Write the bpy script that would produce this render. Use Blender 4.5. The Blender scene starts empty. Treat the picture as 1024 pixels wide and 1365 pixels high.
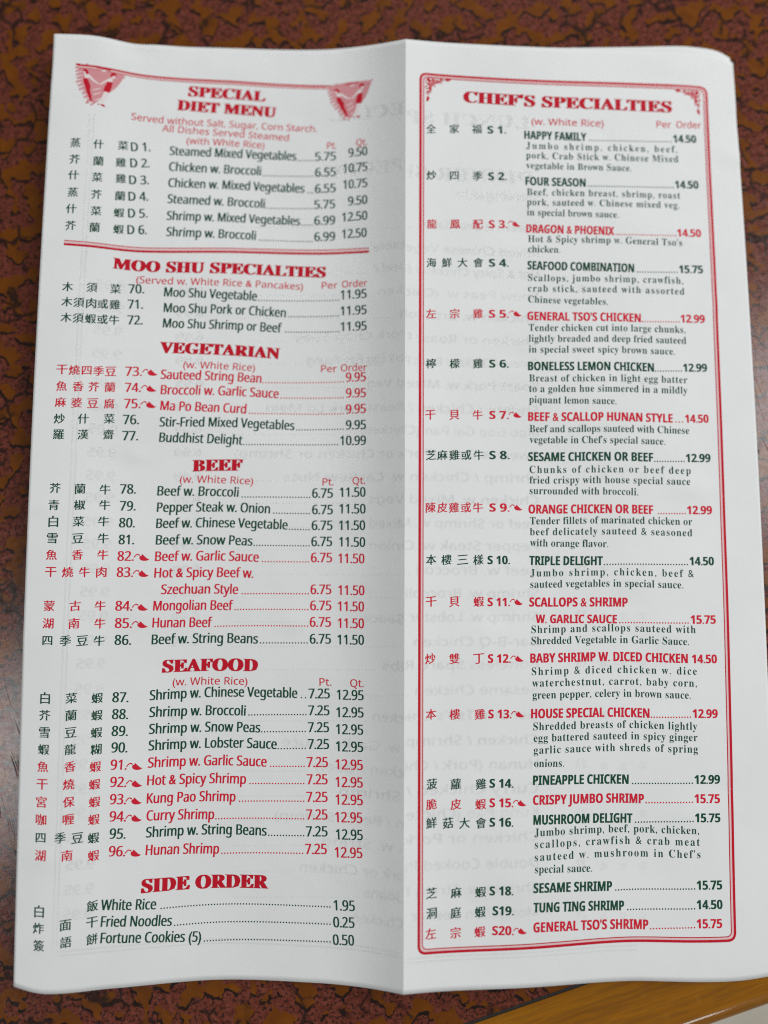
import bpy, bmesh, math, os, random
import numpy as np

# ------------------------------------------------------------------ camera, world, lamps, exposure
scene = bpy.context.scene
COL = scene.collection
THETA = math.radians(5.7)          # camera tilt from straight down
DIST = 0.325                       # lens to table along the optical axis (m)
FPX = 1050.0                       # focal length in pixels of a 1024 x 1365 frame
CX, CY = 512.0, 682.5
CAM = np.array([0.0, -DIST*math.sin(THETA), DIST*math.cos(THETA)])
RIGHT = np.array([1.0, 0, 0])
UP = np.array([0, math.cos(THETA), math.sin(THETA)])
FWD = np.array([0, math.sin(THETA), -math.cos(THETA)])

cam = bpy.data.cameras.new('camera')
cam_o = bpy.data.objects.new('camera', cam)
COL.objects.link(cam_o)
cam_o.location = CAM
cam_o.rotation_euler = (THETA, 0, 0)
cam.sensor_fit = 'VERTICAL'
cam.sensor_height = 36.0
cam.lens = 36.0*FPX/1365.0
cam.clip_start = 0.01
cam.clip_end = 50.0
cam.dof.use_dof = True
cam.dof.focus_distance = 0.3115
cam.dof.aperture_fstop = 1.95
scene.camera = cam_o

world = bpy.data.worlds.new('World')
scene.world = world
world.use_nodes = True
world.node_tree.nodes['Background'].inputs[0].default_value = (0.96, 0.98, 1.0, 1)
world.node_tree.nodes['Background'].inputs[1].default_value = 0.12


def area(name, loc, aim, sx, sy, power, col):
    l = bpy.data.lights.new(name, 'AREA')
    l.shape = 'RECTANGLE'
    l.size, l.size_y, l.energy, l.color = sx, sy, power, col
    o = bpy.data.objects.new(name, l)
    COL.objects.link(o)
    from mathutils import Vector
    d = Vector(aim) - Vector(loc)
    o.location = loc
    o.rotation_euler = d.to_track_quat('-Z', 'Y').to_euler()
    return o


area('window_light', (1.14, 0.40, 1.45), (0, 0, 0), 0.46, 0.75, 11.5, (0.98, 0.995, 1.0))
area('side_fill_light', (1.20, 0.50, 0.70), (0, 0, 0), 0.5, 0.8, 7.2, (0.97, 0.99, 1.0))  # added low lamp at the right, strengthens shading across the fold
area('ceiling_light', (-0.82, -0.38, 1.45), (0, 0, 0), 0.30, 0.58, 5.2, (0.98, 0.99, 1.0))
area('back_window_light', (0.15, 1.65, 0.72), (0, 0, 0), 0.8, 0.5, 9.0, (0.97, 1.0, 1.0))
area('front_window_light', (0.62, -1.25, 0.95), (0, 0, 0), 0.30, 0.26, 2.4, (0.97, 0.99, 1.0))

vs = scene.view_settings
vs.view_transform = 'Standard'
vs.look = 'None'
vs.exposure = 0.0
vs.gamma = 1.0
vs.use_curve_mapping = False
scene.cycles.use_denoising = False
scene.cycles.filter_width = 1.05
scene.cycles.transparent_max_bounces = 24


# ------------------------------------------------------------------ projection helpers
def pix_ray(px, py):
    return FWD + RIGHT*((px-CX)/FPX) + UP*((CY-py)/FPX)


def at_z(px, py, z):
    """the point at height z that the photo shows at pixel (px, py)"""
    r = pix_ray(px, py)
    return CAM + r*((z-CAM[2])/r[2])


def project(P):
    Q = P - CAM
    d = Q @ FWD
    return np.stack([CX + FPX*(Q @ RIGHT)/d, CY - FPX*(Q @ UP)/d], -1)


# ------------------------------------------------------------------ materials
def mat(name):
    m = bpy.data.materials.new(name)
    m.use_nodes = True
    nt = m.node_tree
    return m, nt, nt.nodes['Principled BSDF']


def N(nt, typ, **kw):
    n = nt.nodes.new(typ)
    for k, v in kw.items():
        if k.startswith('i_'):
            key = k[2:]
            key = int(key) if key.isdigit() else key.replace('_', ' ')
            n.inputs[key].default_value = v
        else:
            setattr(n, k, v)
    return n


def ramp(nt, src, stops, interp='LINEAR'):
    r = nt.nodes.new('ShaderNodeValToRGB')
    r.color_ramp.interpolation = interp
    e = r.color_ramp.elements
    while len(e) < len(stops):
        e.new(0.5)
    for el, (p, c) in zip(e, stops):
        el.position = p
        el.color = c if len(c) == 4 else (*c, 1)
    nt.links.new(src, r.inputs[0])
    return r.outputs[0]


def mix(nt, fac, a, b, mode='MIX'):
    n = nt.nodes.new('ShaderNodeMix')
    n.data_type = 'RGBA'
    n.blend_type = mode
    for s, v in ((n.inputs[0], fac), (n.inputs[6], a), (n.inputs[7], b)):
        if isinstance(v, bpy.types.NodeSocket):
            nt.links.new(v, s)
        elif isinstance(v, (int, float)):
            s.default_value = v
        else:
            s.default_value = (*v, 1) if len(v) == 3 else v
    return n.outputs[2]


def mth(nt, op, a, b=0.0, c=None):
    n = nt.nodes.new('ShaderNodeMath')
    n.operation = op
    for s, v in ((n.inputs[0], a), (n.inputs[1], b)) + (((n.inputs[2], c),) if c is not None else ()):
        if isinstance(v, bpy.types.NodeSocket):
            nt.links.new(v, s)
        else:
            s.default_value = v
    return n.outputs[0]


def vec_add(nt, v, off):
    n = nt.nodes.new('ShaderNodeVectorMath')
    n.operation = 'ADD'
    nt.links.new(v, n.inputs[0])
    if isinstance(off, bpy.types.NodeSocket):
        nt.links.new(off, n.inputs[1])
    else:
        n.inputs[1].default_value = off
    return n.outputs[0]


def noise(nt, vec, scale, detail=3.0, rough=0.5, dist=0.0):
    n = nt.nodes.new('ShaderNodeTexNoise')
    n.inputs['Scale'].default_value = scale
    n.inputs['Detail'].default_value = detail
    n.inputs['Roughness'].default_value = rough
    n.inputs['Distortion'].default_value = dist
    nt.links.new(vec, n.inputs['Vector'])
    return n.outputs['Fac']


def make_paper():
    m, nt, p = mat('menu_paper')
    tc = nt.nodes.new('ShaderNodeTexCoord')
    f = noise(nt, tc.outputs['Object'], 900, 4, 0.6)
    g = noise(nt, tc.outputs['Object'], 26, 4, 0.55)
    c = ramp(nt, g, [(0.3, (0.755, 0.765, 0.752)), (0.7, (0.800, 0.805, 0.793))])
    c = mix(nt, mth(nt, 'MULTIPLY', f, 0.08), c, (0.6, 0.62, 0.61))
    nt.links.new(c, p.inputs['Base Color'])
    p.inputs['Roughness'].default_value = 0.62
    p.inputs['Specular IOR Level'].default_value = 0.25
    h = mth(nt, 'ADD', mth(nt, 'MULTIPLY', f, 0.10), noise(nt, tc.outputs['Object'], 70, 5, 0.55))
    b = N(nt, 'ShaderNodeBump', i_Strength=0.32, i_Distance=0.0006)
    nt.links.new(h, b.inputs['Height'])
    nt.links.new(b.outputs[0], p.inputs['Normal'])
    return m


def make_ink(name, col, fade, tint=0.35):
    """printing ink, a little uneven where it sank into the paper"""
    m, nt, p = mat(name)
    tc = nt.nodes.new('ShaderNodeTexCoord')
    f = noise(nt, tc.outputs['Object'], 2600, 2, 0.6)
    k = ramp(nt, f, [(0.35, (0, 0, 0)), (0.75, (tint,)*3)])
    nt.links.new(mix(nt, k, col, fade), p.inputs['Base Color'])
    p.inputs['Roughness'].default_value = 0.6
    p.inputs['Specular IOR Level'].default_value = 0.12
    return m


def make_ghost(name, col, alpha):
    """print of the other side, seen faintly through the thin paper"""
    m, nt, p = mat(name)
    p.inputs['Base Color'].default_value = (*col, 1)
    p.inputs['Roughness'].default_value = 0.7
    p.inputs['Specular IOR Level'].default_value = 0.2
    tc = nt.nodes.new('ShaderNodeTexCoord')
    f = noise(nt, tc.outputs['Object'], 60, 2, 0.5)
    nt.links.new(mth(nt, 'MULTIPLY', ramp(nt, f, [(0.3, (0.6,)*3), (0.7, (1.2,)*3)]), alpha), p.inputs['Alpha'])
    return m


def make_laminate():
    m, nt, p = mat('crackle_laminate')
    tc = nt.nodes.new('ShaderNodeTexCoord')
    O = tc.outputs['Object']
    # slightly warped coordinates give the patches their ragged outline
    wn = nt.nodes.new('ShaderNodeTexNoise')
    wn.inputs['Scale'].default_value = 230
    wn.inputs['Detail'].default_value = 2.5
    nt.links.new(O, wn.inputs['Vector'])
    ws = nt.nodes.new('ShaderNodeVectorMath')
    ws.operation = 'MULTIPLY_ADD'
    nt.links.new(wn.outputs['Color'], ws.inputs[0])
    ws.inputs[1].default_value = (0.0040,)*3
    ws.inputs[2].default_value = (-0.0020,)*3
    W = vec_add(nt, O, ws.outputs[0])

    def patch(v):
        return noise(nt, v, 148, 1.0, 0.4, 0.2)
    h0 = patch(W)
    h1 = patch(vec_add(nt, W, (0.0004, 0.0012, 0)))
    orange = ramp(nt, h0, [(0.530, (0, 0, 0)), (0.545, (1, 1, 1))])
    shifted = ramp(nt, h1, [(0.525, (0, 0, 0)), (0.540, (1, 1, 1))])
    edge = mth(nt, 'SUBTRACT', shifted, orange)
    edge = mth(nt, 'MAXIMUM', edge, 0.0)
    gate = ramp(nt, noise(nt, O, 95, 2, 0.5), [(0.34, (0.0,)*3), (0.42, (1,)*3)])
    crack = mth(nt, 'MULTIPLY', edge, gate)
    # hairline branches
    vo = nt.nodes.new('ShaderNodeTexVoronoi')
    vo.feature = 'DISTANCE_TO_EDGE'
    vo.inputs['Scale'].default_value = 85
    nt.links.new(W, vo.inputs['Vector'])
    hair = ramp(nt, vo.outputs['Distance'], [(0.02, (1,)*3), (0.075, (0,)*3)])
    hg = ramp(nt, noise(nt, vec_add(nt, O, (3, 1, 0)), 60, 2, 0.5), [(0.51, (0,)*3), (0.56, (1,)*3)])
    crack = mth(nt, 'MAXIMUM', crack, mth(nt, 'MULTIPLY', mth(nt, 'MULTIPLY', hair, hg), 0.9))
    # speckled maroon ground
    sp = noise(nt, O, 760, 2.5, 0.6)
    sp2 = noise(nt, O, 420, 2, 0.6)
    ground = ramp(nt, sp2, [(0.35, (0.110, 0.024, 0.013)), (0.65, (0.180, 0.044, 0.026))])
    dots = ramp(nt, sp, [(0.41, (1,)*3), (0.46, (0,)*3)])
    ground = mix(nt, mth(nt, 'MULTIPLY', dots, 0.85), ground, (0.018, 0.008, 0.007))
    amber = ramp(nt, noise(nt, O, 160, 3, 0.6), [(0.3, (0.125, 0.034, 0.002)), (0.7, (0.180, 0.051, 0.002))])
    amber = mix(nt, mth(nt, 'MULTIPLY', ramp(nt, sp, [(0.60, (0,)*3), (0.66, (1,)*3)]), 0.25), amber, (0.07, 0.025, 0.012))
    c = mix(nt, orange, ground, amber)
    c = mix(nt, crack, c, (0.018, 0.008, 0.006))
    nt.links.new(c, p.inputs['Base Color'])
    # worn, scratched gloss
    def scratches(rot, sc, seed):
        mp = nt.nodes.new('ShaderNodeMapping')
        mp.inputs['Location'].default_value = (seed, seed*0.7, 0)
        mp.inputs['Rotation'].default_value = (0, 0, rot)
        mp.inputs['Scale'].default_value = (sc, sc*0.07, 1)
        nt.links.new(O, mp.inputs['Vector'])
        f = noise(nt, mp.outputs[0], 1.0, 1.0, 0.5, 0.3)
        d = mth(nt, 'ABSOLUTE', mth(nt, 'SUBTRACT', f, 0.5))
        g_ = ramp(nt, noise(nt, vec_add(nt, O, (seed, 2*seed, 0)), 70, 2, 0.5), [(0.52, (0,)*3), (0.60, (1,)*3)])
        return mth(nt, 'MULTIPLY', ramp(nt, d, [(0.0, (1,)*3), (0.007, (0,)*3)]), g_)
    s = scratches(0.5, 150, 1.3)
    for r_, sc, sd in ((1.9, 110, 4.1), (2.6, 190, 7.7), (-0.3, 130, 9.2), (1.2, 170, 12.4)):
        s = mth(nt, 'MAXIMUM', s, scratches(r_, sc, sd))
    wear = noise(nt, O, 420, 4, 0.7)
    rg = mth(nt, 'ADD', mth(nt, 'MULTIPLY', wear, 0.30), 0.07)
    rg = mth(nt, 'ADD', rg, mth(nt, 'MULTIPLY', s, 0.10))
    nt.links.new(rg, p.inputs['Roughness'])
    nt.links.new(mth(nt, 'SUBTRACT', 0.42, mth(nt, 'MULTIPLY', s, 0.34)), p.inputs['Specular IOR Level'])
    hh = mth(nt, 'SUBTRACT', mth(nt, 'MULTIPLY', wear, 0.5), mth(nt, 'MULTIPLY', s, 0.06))
    b = N(nt, 'ShaderNodeBump', i_Strength=0.16, i_Distance=0.0003)
    nt.links.new(hh, b.inputs['Height'])
    nt.links.new(b.outputs[0], p.inputs['Normal'])
    return m


def make_wood():
    m, nt, p = mat('varnished_wood')
    tc = nt.nodes.new('ShaderNodeTexCoord')
    mp = nt.nodes.new('ShaderNodeMapping')
    mp.inputs['Scale'].default_value = (14, 150, 150)
    nt.links.new(tc.outputs['Object'], mp.inputs['Vector'])
    g = noise(nt, mp.outputs[0], 1.0, 5, 0.6, 0.6)
    mp2 = nt.nodes.new('ShaderNodeMapping')
    mp2.inputs['Scale'].default_value = (60, 900, 900)
    nt.links.new(tc.outputs['Object'], mp2.inputs['Vector'])
    g2 = noise(nt, mp2.outputs[0], 1.0, 3, 0.6)
    c = ramp(nt, g, [(0.25, (0.220, 0.077, 0.001)), (0.5, (0.295, 0.108, 0.001)), (0.75, (0.365, 0.142, 0.003))])
    c = mix(nt, mth(nt, 'MULTIPLY', ramp(nt, g2, [(0.42, (1,)*3), (0.55, (0,)*3)]), 0.35), c, (0.13, 0.05, 0.008))
    bl = noise(nt, tc.outputs['Object'], 130, 3, 0.6)
    c = mix(nt, mth(nt, 'MULTIPLY', ramp(nt, bl, [(0.62, (0,)*3), (0.75, (1,)*3)]), 0.35), c, (0.36, 0.16, 0.02))
    nt.links.new(c, p.inputs['Base Color'])
    p.inputs['Roughness'].default_value = 0.32
    p.inputs['Specular IOR Level'].default_value = 0.15
    p.inputs['Coat Weight'].default_value = 0.7
    p.inputs['Coat Roughness'].default_value = 0.04
    b = N(nt, 'ShaderNodeBump', i_Strength=0.25, i_Distance=0.0004)
    nt.links.new(noise(nt, tc.outputs['Object'], 220, 3, 0.5), b.inputs['Height'])
    nt.links.new(b.outputs[0], p.inputs['Normal'])
    return m


def make_plain(name, c0, c1, scale, rough):
    m, nt, p = mat(name)
    tc = nt.nodes.new('ShaderNodeTexCoord')
    nt.links.new(ramp(nt, noise(nt, tc.outputs['Object'], scale, 4, 0.6), [(0.3, c0), (0.7, c1)]), p.inputs['Base Color'])
    p.inputs['Roughness'].default_value = rough
    return m


PAPER = make_paper()
GREEN = make_ink('green_ink', (0.007, 0.062, 0.032), (0.03, 0.10, 0.065))
RED = make_ink('red_ink', (0.62, 0.010, 0.032), (0.64, 0.06, 0.08))
DEEP = make_ink('crimson_ink', (0.52, 0.005, 0.020), (0.56, 0.03, 0.045))
PINK = make_ink('pink_screen_ink', (0.64, 0.26, 0.28), (0.70, 0.42, 0.43))
PALE = make_ink('pale_pink_ink', (0.74, 0.52, 0.52), (0.75, 0.62, 0.61))
WHITE = make_ink('bare_paper_print', (0.78, 0.70, 0.68), (0.78, 0.74, 0.72))
GHOST = make_ghost('show_through_print', (0.20, 0.21, 0.21), 0.024)
LAM = make_laminate()
WOOD = make_wood()
SEAM = make_plain('black_seam_strip', (0.008, 0.007, 0.006), (0.02, 0.016, 0.012), 300, 0.5)
FLOOR = make_plain('pale_floor', (0.66, 0.60, 0.48), (0.80, 0.76, 0.66), 9, 0.5)


# ------------------------------------------------------------------ object helpers
def link_mesh(name, verts, faces, material, parent=None, smooth=False):
    me = bpy.data.meshes.new(name)
    me.from_pydata([tuple(map(float, v)) for v in verts], [], [tuple(int(i) for i in f) for f in faces])
    me.update()
    if smooth:
        me.shade_smooth()
    o = bpy.data.objects.new(name, me)
    for mm in (material if isinstance(material, (list, tuple)) else [material]):
        me.materials.append(mm)
    COL.objects.link(o)
    if parent:
        o.parent = parent
    return o


def empty(name, label, cat, loc=(0, 0, 0), rz=0):
    o = bpy.data.objects.new(name, None)
    o.empty_display_size = 0.05
    COL.objects.link(o)
    o.location = loc
    o.rotation_euler = (0, 0, rz)
    o['label'] = label
    o['category'] = cat
    return o


# ------------------------------------------------------------------ floor and table
fl = link_mesh('floor', [(-4, -4, -0.75), (4, -4, -0.75), (4, 4, -0.75), (-4, 4, -0.75)], [(0, 1, 2, 3)], FLOOR)
fl['kind'] = 'structure'

i0, i1 = at_z(627, 1363, 0)[:2], at_z(779, 1310, 0)[:2]
o0 = at_z(930, 1362, -0.002)[:2]
edir = (i1-i0)/np.linalg.norm(i1-i0)
nrm = np.array([edir[1], -edir[0]])           # outwards, over the table's edge
wwid = float((o0-i0) @ nrm)                    # width of the wooden edging
ang = math.atan2(edir[1], edir[0])
table = empty('dining_table', 'restaurant table with brown crackle laminate top and varnished wooden edge under the menu', 'table',
              (float(i0[0]), float(i0[1]), 0), ang)
# local frame: x along the edge, -y outwards


def box_prism(name, prof, x0, x1, material, nseg=1, smooth=False):
    """profile (y, z) closed, swept along local x"""
    n = len(prof)
    vs_, fs = [], []
    for k in range(nseg+1):
        x = x0 + (x1-x0)*k/nseg
        vs_ += [(x, y, z) for y, z in prof]
    for k in range(nseg):
        for j in range(n):
            a, b = k*n+j, k*n+(j+1) % n
            fs.append((a, b, b+n, a+n))
    fs.append(tuple(range(n-1, -1, -1)))
    fs.append(tuple(nseg*n+j for j in range(n)))
    o = link_mesh(name, vs_, fs, material, table, smooth)
    bm = bmesh.new()
    bm.from_mesh(o.data)
    bmesh.ops.recalc_face_normals(bm, faces=bm.faces)
    bm.to_mesh(o.data)
    bm.free()
    return o


X0, X1 = -0.62, 0.62
box_prism('laminate_top', [(0.0004, 0.0), (0.86, 0.0), (0.86, -0.028), (0.0004, -0.028)], X0, X1, LAM)
box_prism('seam_strip', [(0.0004, 0.0001), (0.0004, -0.02), (-0.0008, -0.02), (-0.0008, 0.0001)], X0, X1, SEAM)
R_ = 0.0075
prof = [(-0.0008, -0.034), (-0.0008, 0.0004)]
yo = -wwid - 0.0042
for k in range(11):
    t = math.radians(90*k/10)
    prof.append((yo + R_ - R_*math.sin(t), 0.0004 - R_ + R_*math.cos(t)))
for k in range(7):
    t = math.radians(90*k/6)
    prof.append((yo + 0.003 - 0.003*math.cos(t), -0.031 - 0.003*math.sin(t)))
we = box_prism('wood_edging', prof, X0, X1, WOOD, 40, True)
for poly in we.data.polygons:
    poly.use_smooth = abs(poly.normal.z) < 0.999 and abs(poly.normal.x) < 0.9
box_prism('pedestal', [(0.40, -0.028), (0.48, -0.028), (0.48, -0.73), (0.40, -0.73)], -0.04, 0.04, SEAM)
box_prism('pedestal_foot', [(0.16, -0.73), (0.72, -0.73), (0.72, -0.75), (0.16, -0.75)], -0.26, 0.26, SEAM)


# ------------------------------------------------------------------ the sheet's curved surface
def spline(pts, n=600):
    """Catmull-Rom through the points, resampled evenly by length"""
    P = np.array(pts)
    ch = np.concatenate([[0], np.cumsum(np.linalg.norm(np.diff(P, axis=0), axis=1))])
    m = np.zeros_like(P)
    m[1:-1] = (P[2:]-P[:-2])/(ch[2:]-ch[:-2])[:, None]
    m[0] = (P[1]-P[0])/(ch[1]-ch[0])*1.5 - m[1]*0.5
    m[-1] = (P[-1]-P[-2])/(ch[-1]-ch[-2])*1.5 - m[-2]*0.5
    t = np.linspace(0, ch[-1], 4000)
    k = np.clip(np.searchsorted(ch, t, 'right')-1, 0, len(ch)-2)
    h = (ch[k+1]-ch[k])[:, None]
    s = ((t-ch[k])[:, None])/h
    C = (2*s**3-3*s**2+1)*P[k] + (s**3-2*s**2+s)*h*m[k] + (-2*s**3+3*s**2)*P[k+1] + (s**3-s**2)*h*m[k+1]
    L = np.concatenate([[0], np.cumsum(np.linalg.norm(np.diff(C, axis=0), axis=1))])
    q = np.linspace(0, L[-1], n)
    return np.stack([np.interp(q, L, C[:, j]) for j in range(3)], -1), L[-1]


def edge_curve(rows):
    return spline([at_z(px, py, z/1000.0) for px, py, z in rows])


# (pixel x, pixel y, height above the table in mm) along the top and the bottom cut edge
TOP_L = [(72, 45, 13.5), (128, 48, 11.5), (200, 60, 7.5), (320, 64, 2.6), (430, 66, 1.4), (488, 61, 4.2), (541, 52, 12.5)]
BOT_L = [(18, 1315, 9.5), (62, 1325, 8.5), (150, 1317, 4.5), (290, 1306, 1.3), (420, 1310, 2.2), (482, 1316, 5.0), (538, 1326, 12.5)]
TOP_R = [(541, 52, 12.5), (600, 57, 9.6), (720, 64, 6.6), (840, 66, 4.0), (920, 69, 2.0), (958, 74.5, 1.3), (977, 84, 0.9)]
BOT_R = [(538, 1326, 12.5), (590, 1322, 9.8), (700, 1317, 6.8), (830, 1308, 4.2), (930, 1309, 2.6), (985, 1307, 1.7), (1037, 1299, 0.9)]


class Page:
    def __init__(self, top, bot, side):
        self.T, lt = edge_curve(top)
        self.B, lb = edge_curve(bot)
        self.W = 0.5*(lt+lb)
        self.side = side
        mid_t, mid_b = self.T[300], self.B[300]
        self.L = float(np.linalg.norm(mid_t-mid_b))
        a, b = np.meshgrid(np.linspace(0, 1, 161), np.linspace(0, 1, 161), indexing='ij')
        self.ga, self.gb = a.ravel(), b.ravel()
        self.gp = project(self.S(self.ga, self.gb))

    def S(self, a, b):
        a = np.asarray(a, float)
        b = np.asarray(b, float)
        q = np.linspace(0, 1, len(self.T))
        f = lambda A: np.stack([np.interp(a, q, A[:, j]) for j in range(3)], -1)
        P = f(self.T)*(1-b)[..., None] + f(self.B)*b[..., None]
        e = (1-a) if self.side < 0 else a            # 0 at the fold, 1 at the free edge
        bow = np.sin(np.pi*np.clip(b, 0, 1))
        P[..., 0] += self.side*0.0017*e**2*bow
        P[..., 2] += 0.0012*e**2*bow
        # soft handling waves and a few dents
        u, v = P[..., 0], P[..., 1]
        keep = e*(1-e)*4*np.clip(1, 0, 1)
        wv = (np.sin(u*61+v*17+self.side) + np.sin(u*23-v*47+2.0) + 0.6*np.sin(v*88+u*31+0.6))
        P[..., 2] += 0.00028*keep*wv
        for (dx, dy, r, h) in DENTS:
            P[..., 2] += h*np.exp(-(((u-dx)/r)**2+((v-dy)/(r*0.55))**2))
        return P

    def inv(self, px, py):
        i = np.argmin((self.gp[:, 0]-px)**2+(self.gp[:, 1]-py)**2)
        x = np.clip(np.array([self.ga[i], self.gb[i]]), 0.0, 0.998)
        for _ in range(6):
            h = 1e-3
            A = np.array([x[0], x[0]+h, x[0]])
            Bv = np.array([x[1], x[1], x[1]+h])
            p = project(self.S(A, Bv))
            J = np.stack([(p[1]-p[0])/h, (p[2]-p[0])/h], -1)
            x = np.clip(x + np.linalg.solve(J, np.array([px, py])-p[0]), 0.0, 0.998)
        return x


DENTS = []
_rd = random.Random(11)
for (px, py, r, h) in ((178, 64, 0.010, -0.0011), (205, 58, 0.008, 0.0007), (300, 82, 0.016, 0.0006), (905, 80, 0.012, 0.0006)):
    q_ = at_z(px, py, 0.006)
    DENTS.append((q_[0], q_[1], r, h))
for _k in range(60):
    q_ = at_z(_rd.uniform(40, 1000), _rd.uniform(60, 1300), 0.006)
    if abs(q_[0]-0.009) > 0.02:
        DENTS.append((q_[0], q_[1], _rd.uniform(0.005, 0.016), _rd.choice((-1, 1))*_rd.uniform(0.00014, 0.00044)))
PL = Page(TOP_L, BOT_L, -1)
PR = Page(TOP_R, BOT_R, 1)
MPP = PL.W/(0.5*(470+520))        # metres of paper per photo pixel, about
MY = 0.5*(PL.L+PR.L)/1265.0


menu = empty('menu', 'unfolded white paper takeout menu printed in red and green lying on the table', 'menu', (0, 0, 0))
TH = 0.00012


def build_page(pg, name='page'):
    na, nb = 150, 190
    a, b = np.meshgrid(np.linspace(0, 1, na+1), np.linspace(0, 1, nb+1), indexing='ij')
    P = pg.S(a.ravel(), b.ravel())
    # the cut edges are not perfectly straight
    idx = lambda i, j: i*(nb+1)+j
    n = len(P)
    V = np.concatenate([P, P-np.array([0, 0, TH])])
    F = []
    for i in range(na):
        for j in range(nb):
            F.append((idx(i, j), idx(i, j+1), idx(i+1, j+1), idx(i+1, j)))
            F.append((n+idx(i, j), n+idx(i+1, j), n+idx(i+1, j+1), n+idx(i, j+1)))
    ring = [idx(i, 0) for i in range(na)] + [idx(na, j) for j in range(nb)] + \
           [idx(i, nb) for i in range(na, 0, -1)] + [idx(0, j) for j in range(nb, 0, -1)]
    for k in range(len(ring)):
        p, q = ring[k], ring[(k+1) % len(ring)]
        fold_i = na if pg.side < 0 else 0
        if p//(nb+1) == fold_i and q//(nb+1) == fold_i:
            continue                                  # the two pages are one sheet there
        F.append((p, q, n+q, n+p))
    o = link_mesh(name, V, F, PAPER, menu)
    for poly in o.data.polygons:
        poly.use_smooth = len(poly.vertices) == 4 and poly.index < 2*na*nb
    return o


PAGE_L = build_page(PL)
PAGE_R = build_page(PR)
# the folded layer underneath peeks out along the top right
_a = np.linspace(0.34, 0.992, 70)
_t0, _t1 = PR.S(_a, np.zeros(70)), PR.S(_a, np.full(70, 0.10))
_up = (_t0-_t1)/np.linalg.norm(_t0-_t1, axis=1)[:, None]
_ext = 0.0024*np.clip((_a-0.34)/0.5, 0, 1)**1.5*(1-0.25*np.clip((_a-0.93)/0.06, 0, 1))
_rows = [_t1, _t0, _t0+_up*_ext[:, None]]
_V = np.concatenate([r-np.array([0, 0, 0.00035]) for r in _rows]+[r-np.array([0, 0, 0.00047]) for r in _rows])
_F = []
for _i in range(69):
    for _r in (0, 1):
        _q = (_r*70+_i, _r*70+_i+1, _r*70+71+_i, _r*70+70+_i)
        _F += [_q, tuple(210+v for v in _q[::-1])]
    _F.append((140+_i, 141+_i, 351+_i, 350+_i))
for _r in (0, 1):
    _F.append((_r*70+69, 210+_r*70+69, 280+_r*70+69, 70+_r*70+69))
link_mesh('folded_layer', _V, _F, PAPER, menu, True)


def page_at(px):
    return (PL, PAGE_L) if px < 540 else (PR, PAGE_R)


# ------------------------------------------------------------------ lettering
_c = bpy.data.curves.new('type_setter', 'FONT')
_c.resolution_u = 2
_o = bpy.data.objects.new('type_setter', _c)
COL.objects.link(_o)


STYLES = {'serif': (0x1d400, 0x1d41a, None), 'sans': (0x1d5a0, 0x1d5ba, 0x1d7e2), 'bold': (0x1d5d4, 0x1d5ee, 0x1d7ec)}


def styled(s, font):
    """the same letters in the built-in font's serif, sans or bold sans alphabet"""
    if font not in STYLES:
        return s
    U, L, D = STYLES[font]
    r = ''
    for ch in s:
        if 'a' <= ch <= 'z':
            r += chr(L+ord(ch)-97)
        elif 'A' <= ch <= 'Z':
            r += chr(U+ord(ch)-65)
        elif D and '0' <= ch <= '9':
            r += chr(D+ord(ch)-48)
        else:
            r += ch
    return r


_cache = {}
RES = [2]


def glyphs(s, font, off=0.0, spacing=1.0):
    """outline of a string: vertices (x, y) in em units and faces"""
    key = (s, font, off, round(spacing, 4))
    if key in _cache:
        return _cache[key]
    _c.body = styled(s, font)
    _c.resolution_u = RES[0] if len(s) > 1 else 2
    _c.offset = off
    _c.space_character = spacing
    dg = bpy.context.evaluated_depsgraph_get()
    ev = _o.evaluated_get(dg)
    me = ev.to_mesh()
    n = len(me.vertices)
    co = np.zeros(n*3)
    me.vertices.foreach_get('co', co)
    V = co.reshape(-1, 3)[:, :2].copy()
    F = [tuple(p.vertices) for p in me.polygons]
    ev.to_mesh_clear()
    _cache[key] = (V, F)
    return V, F


def cap(font, off):
    V, F = glyphs('H', font, off)
    return V[:, 1].max()-V[:, 1].min()


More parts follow.
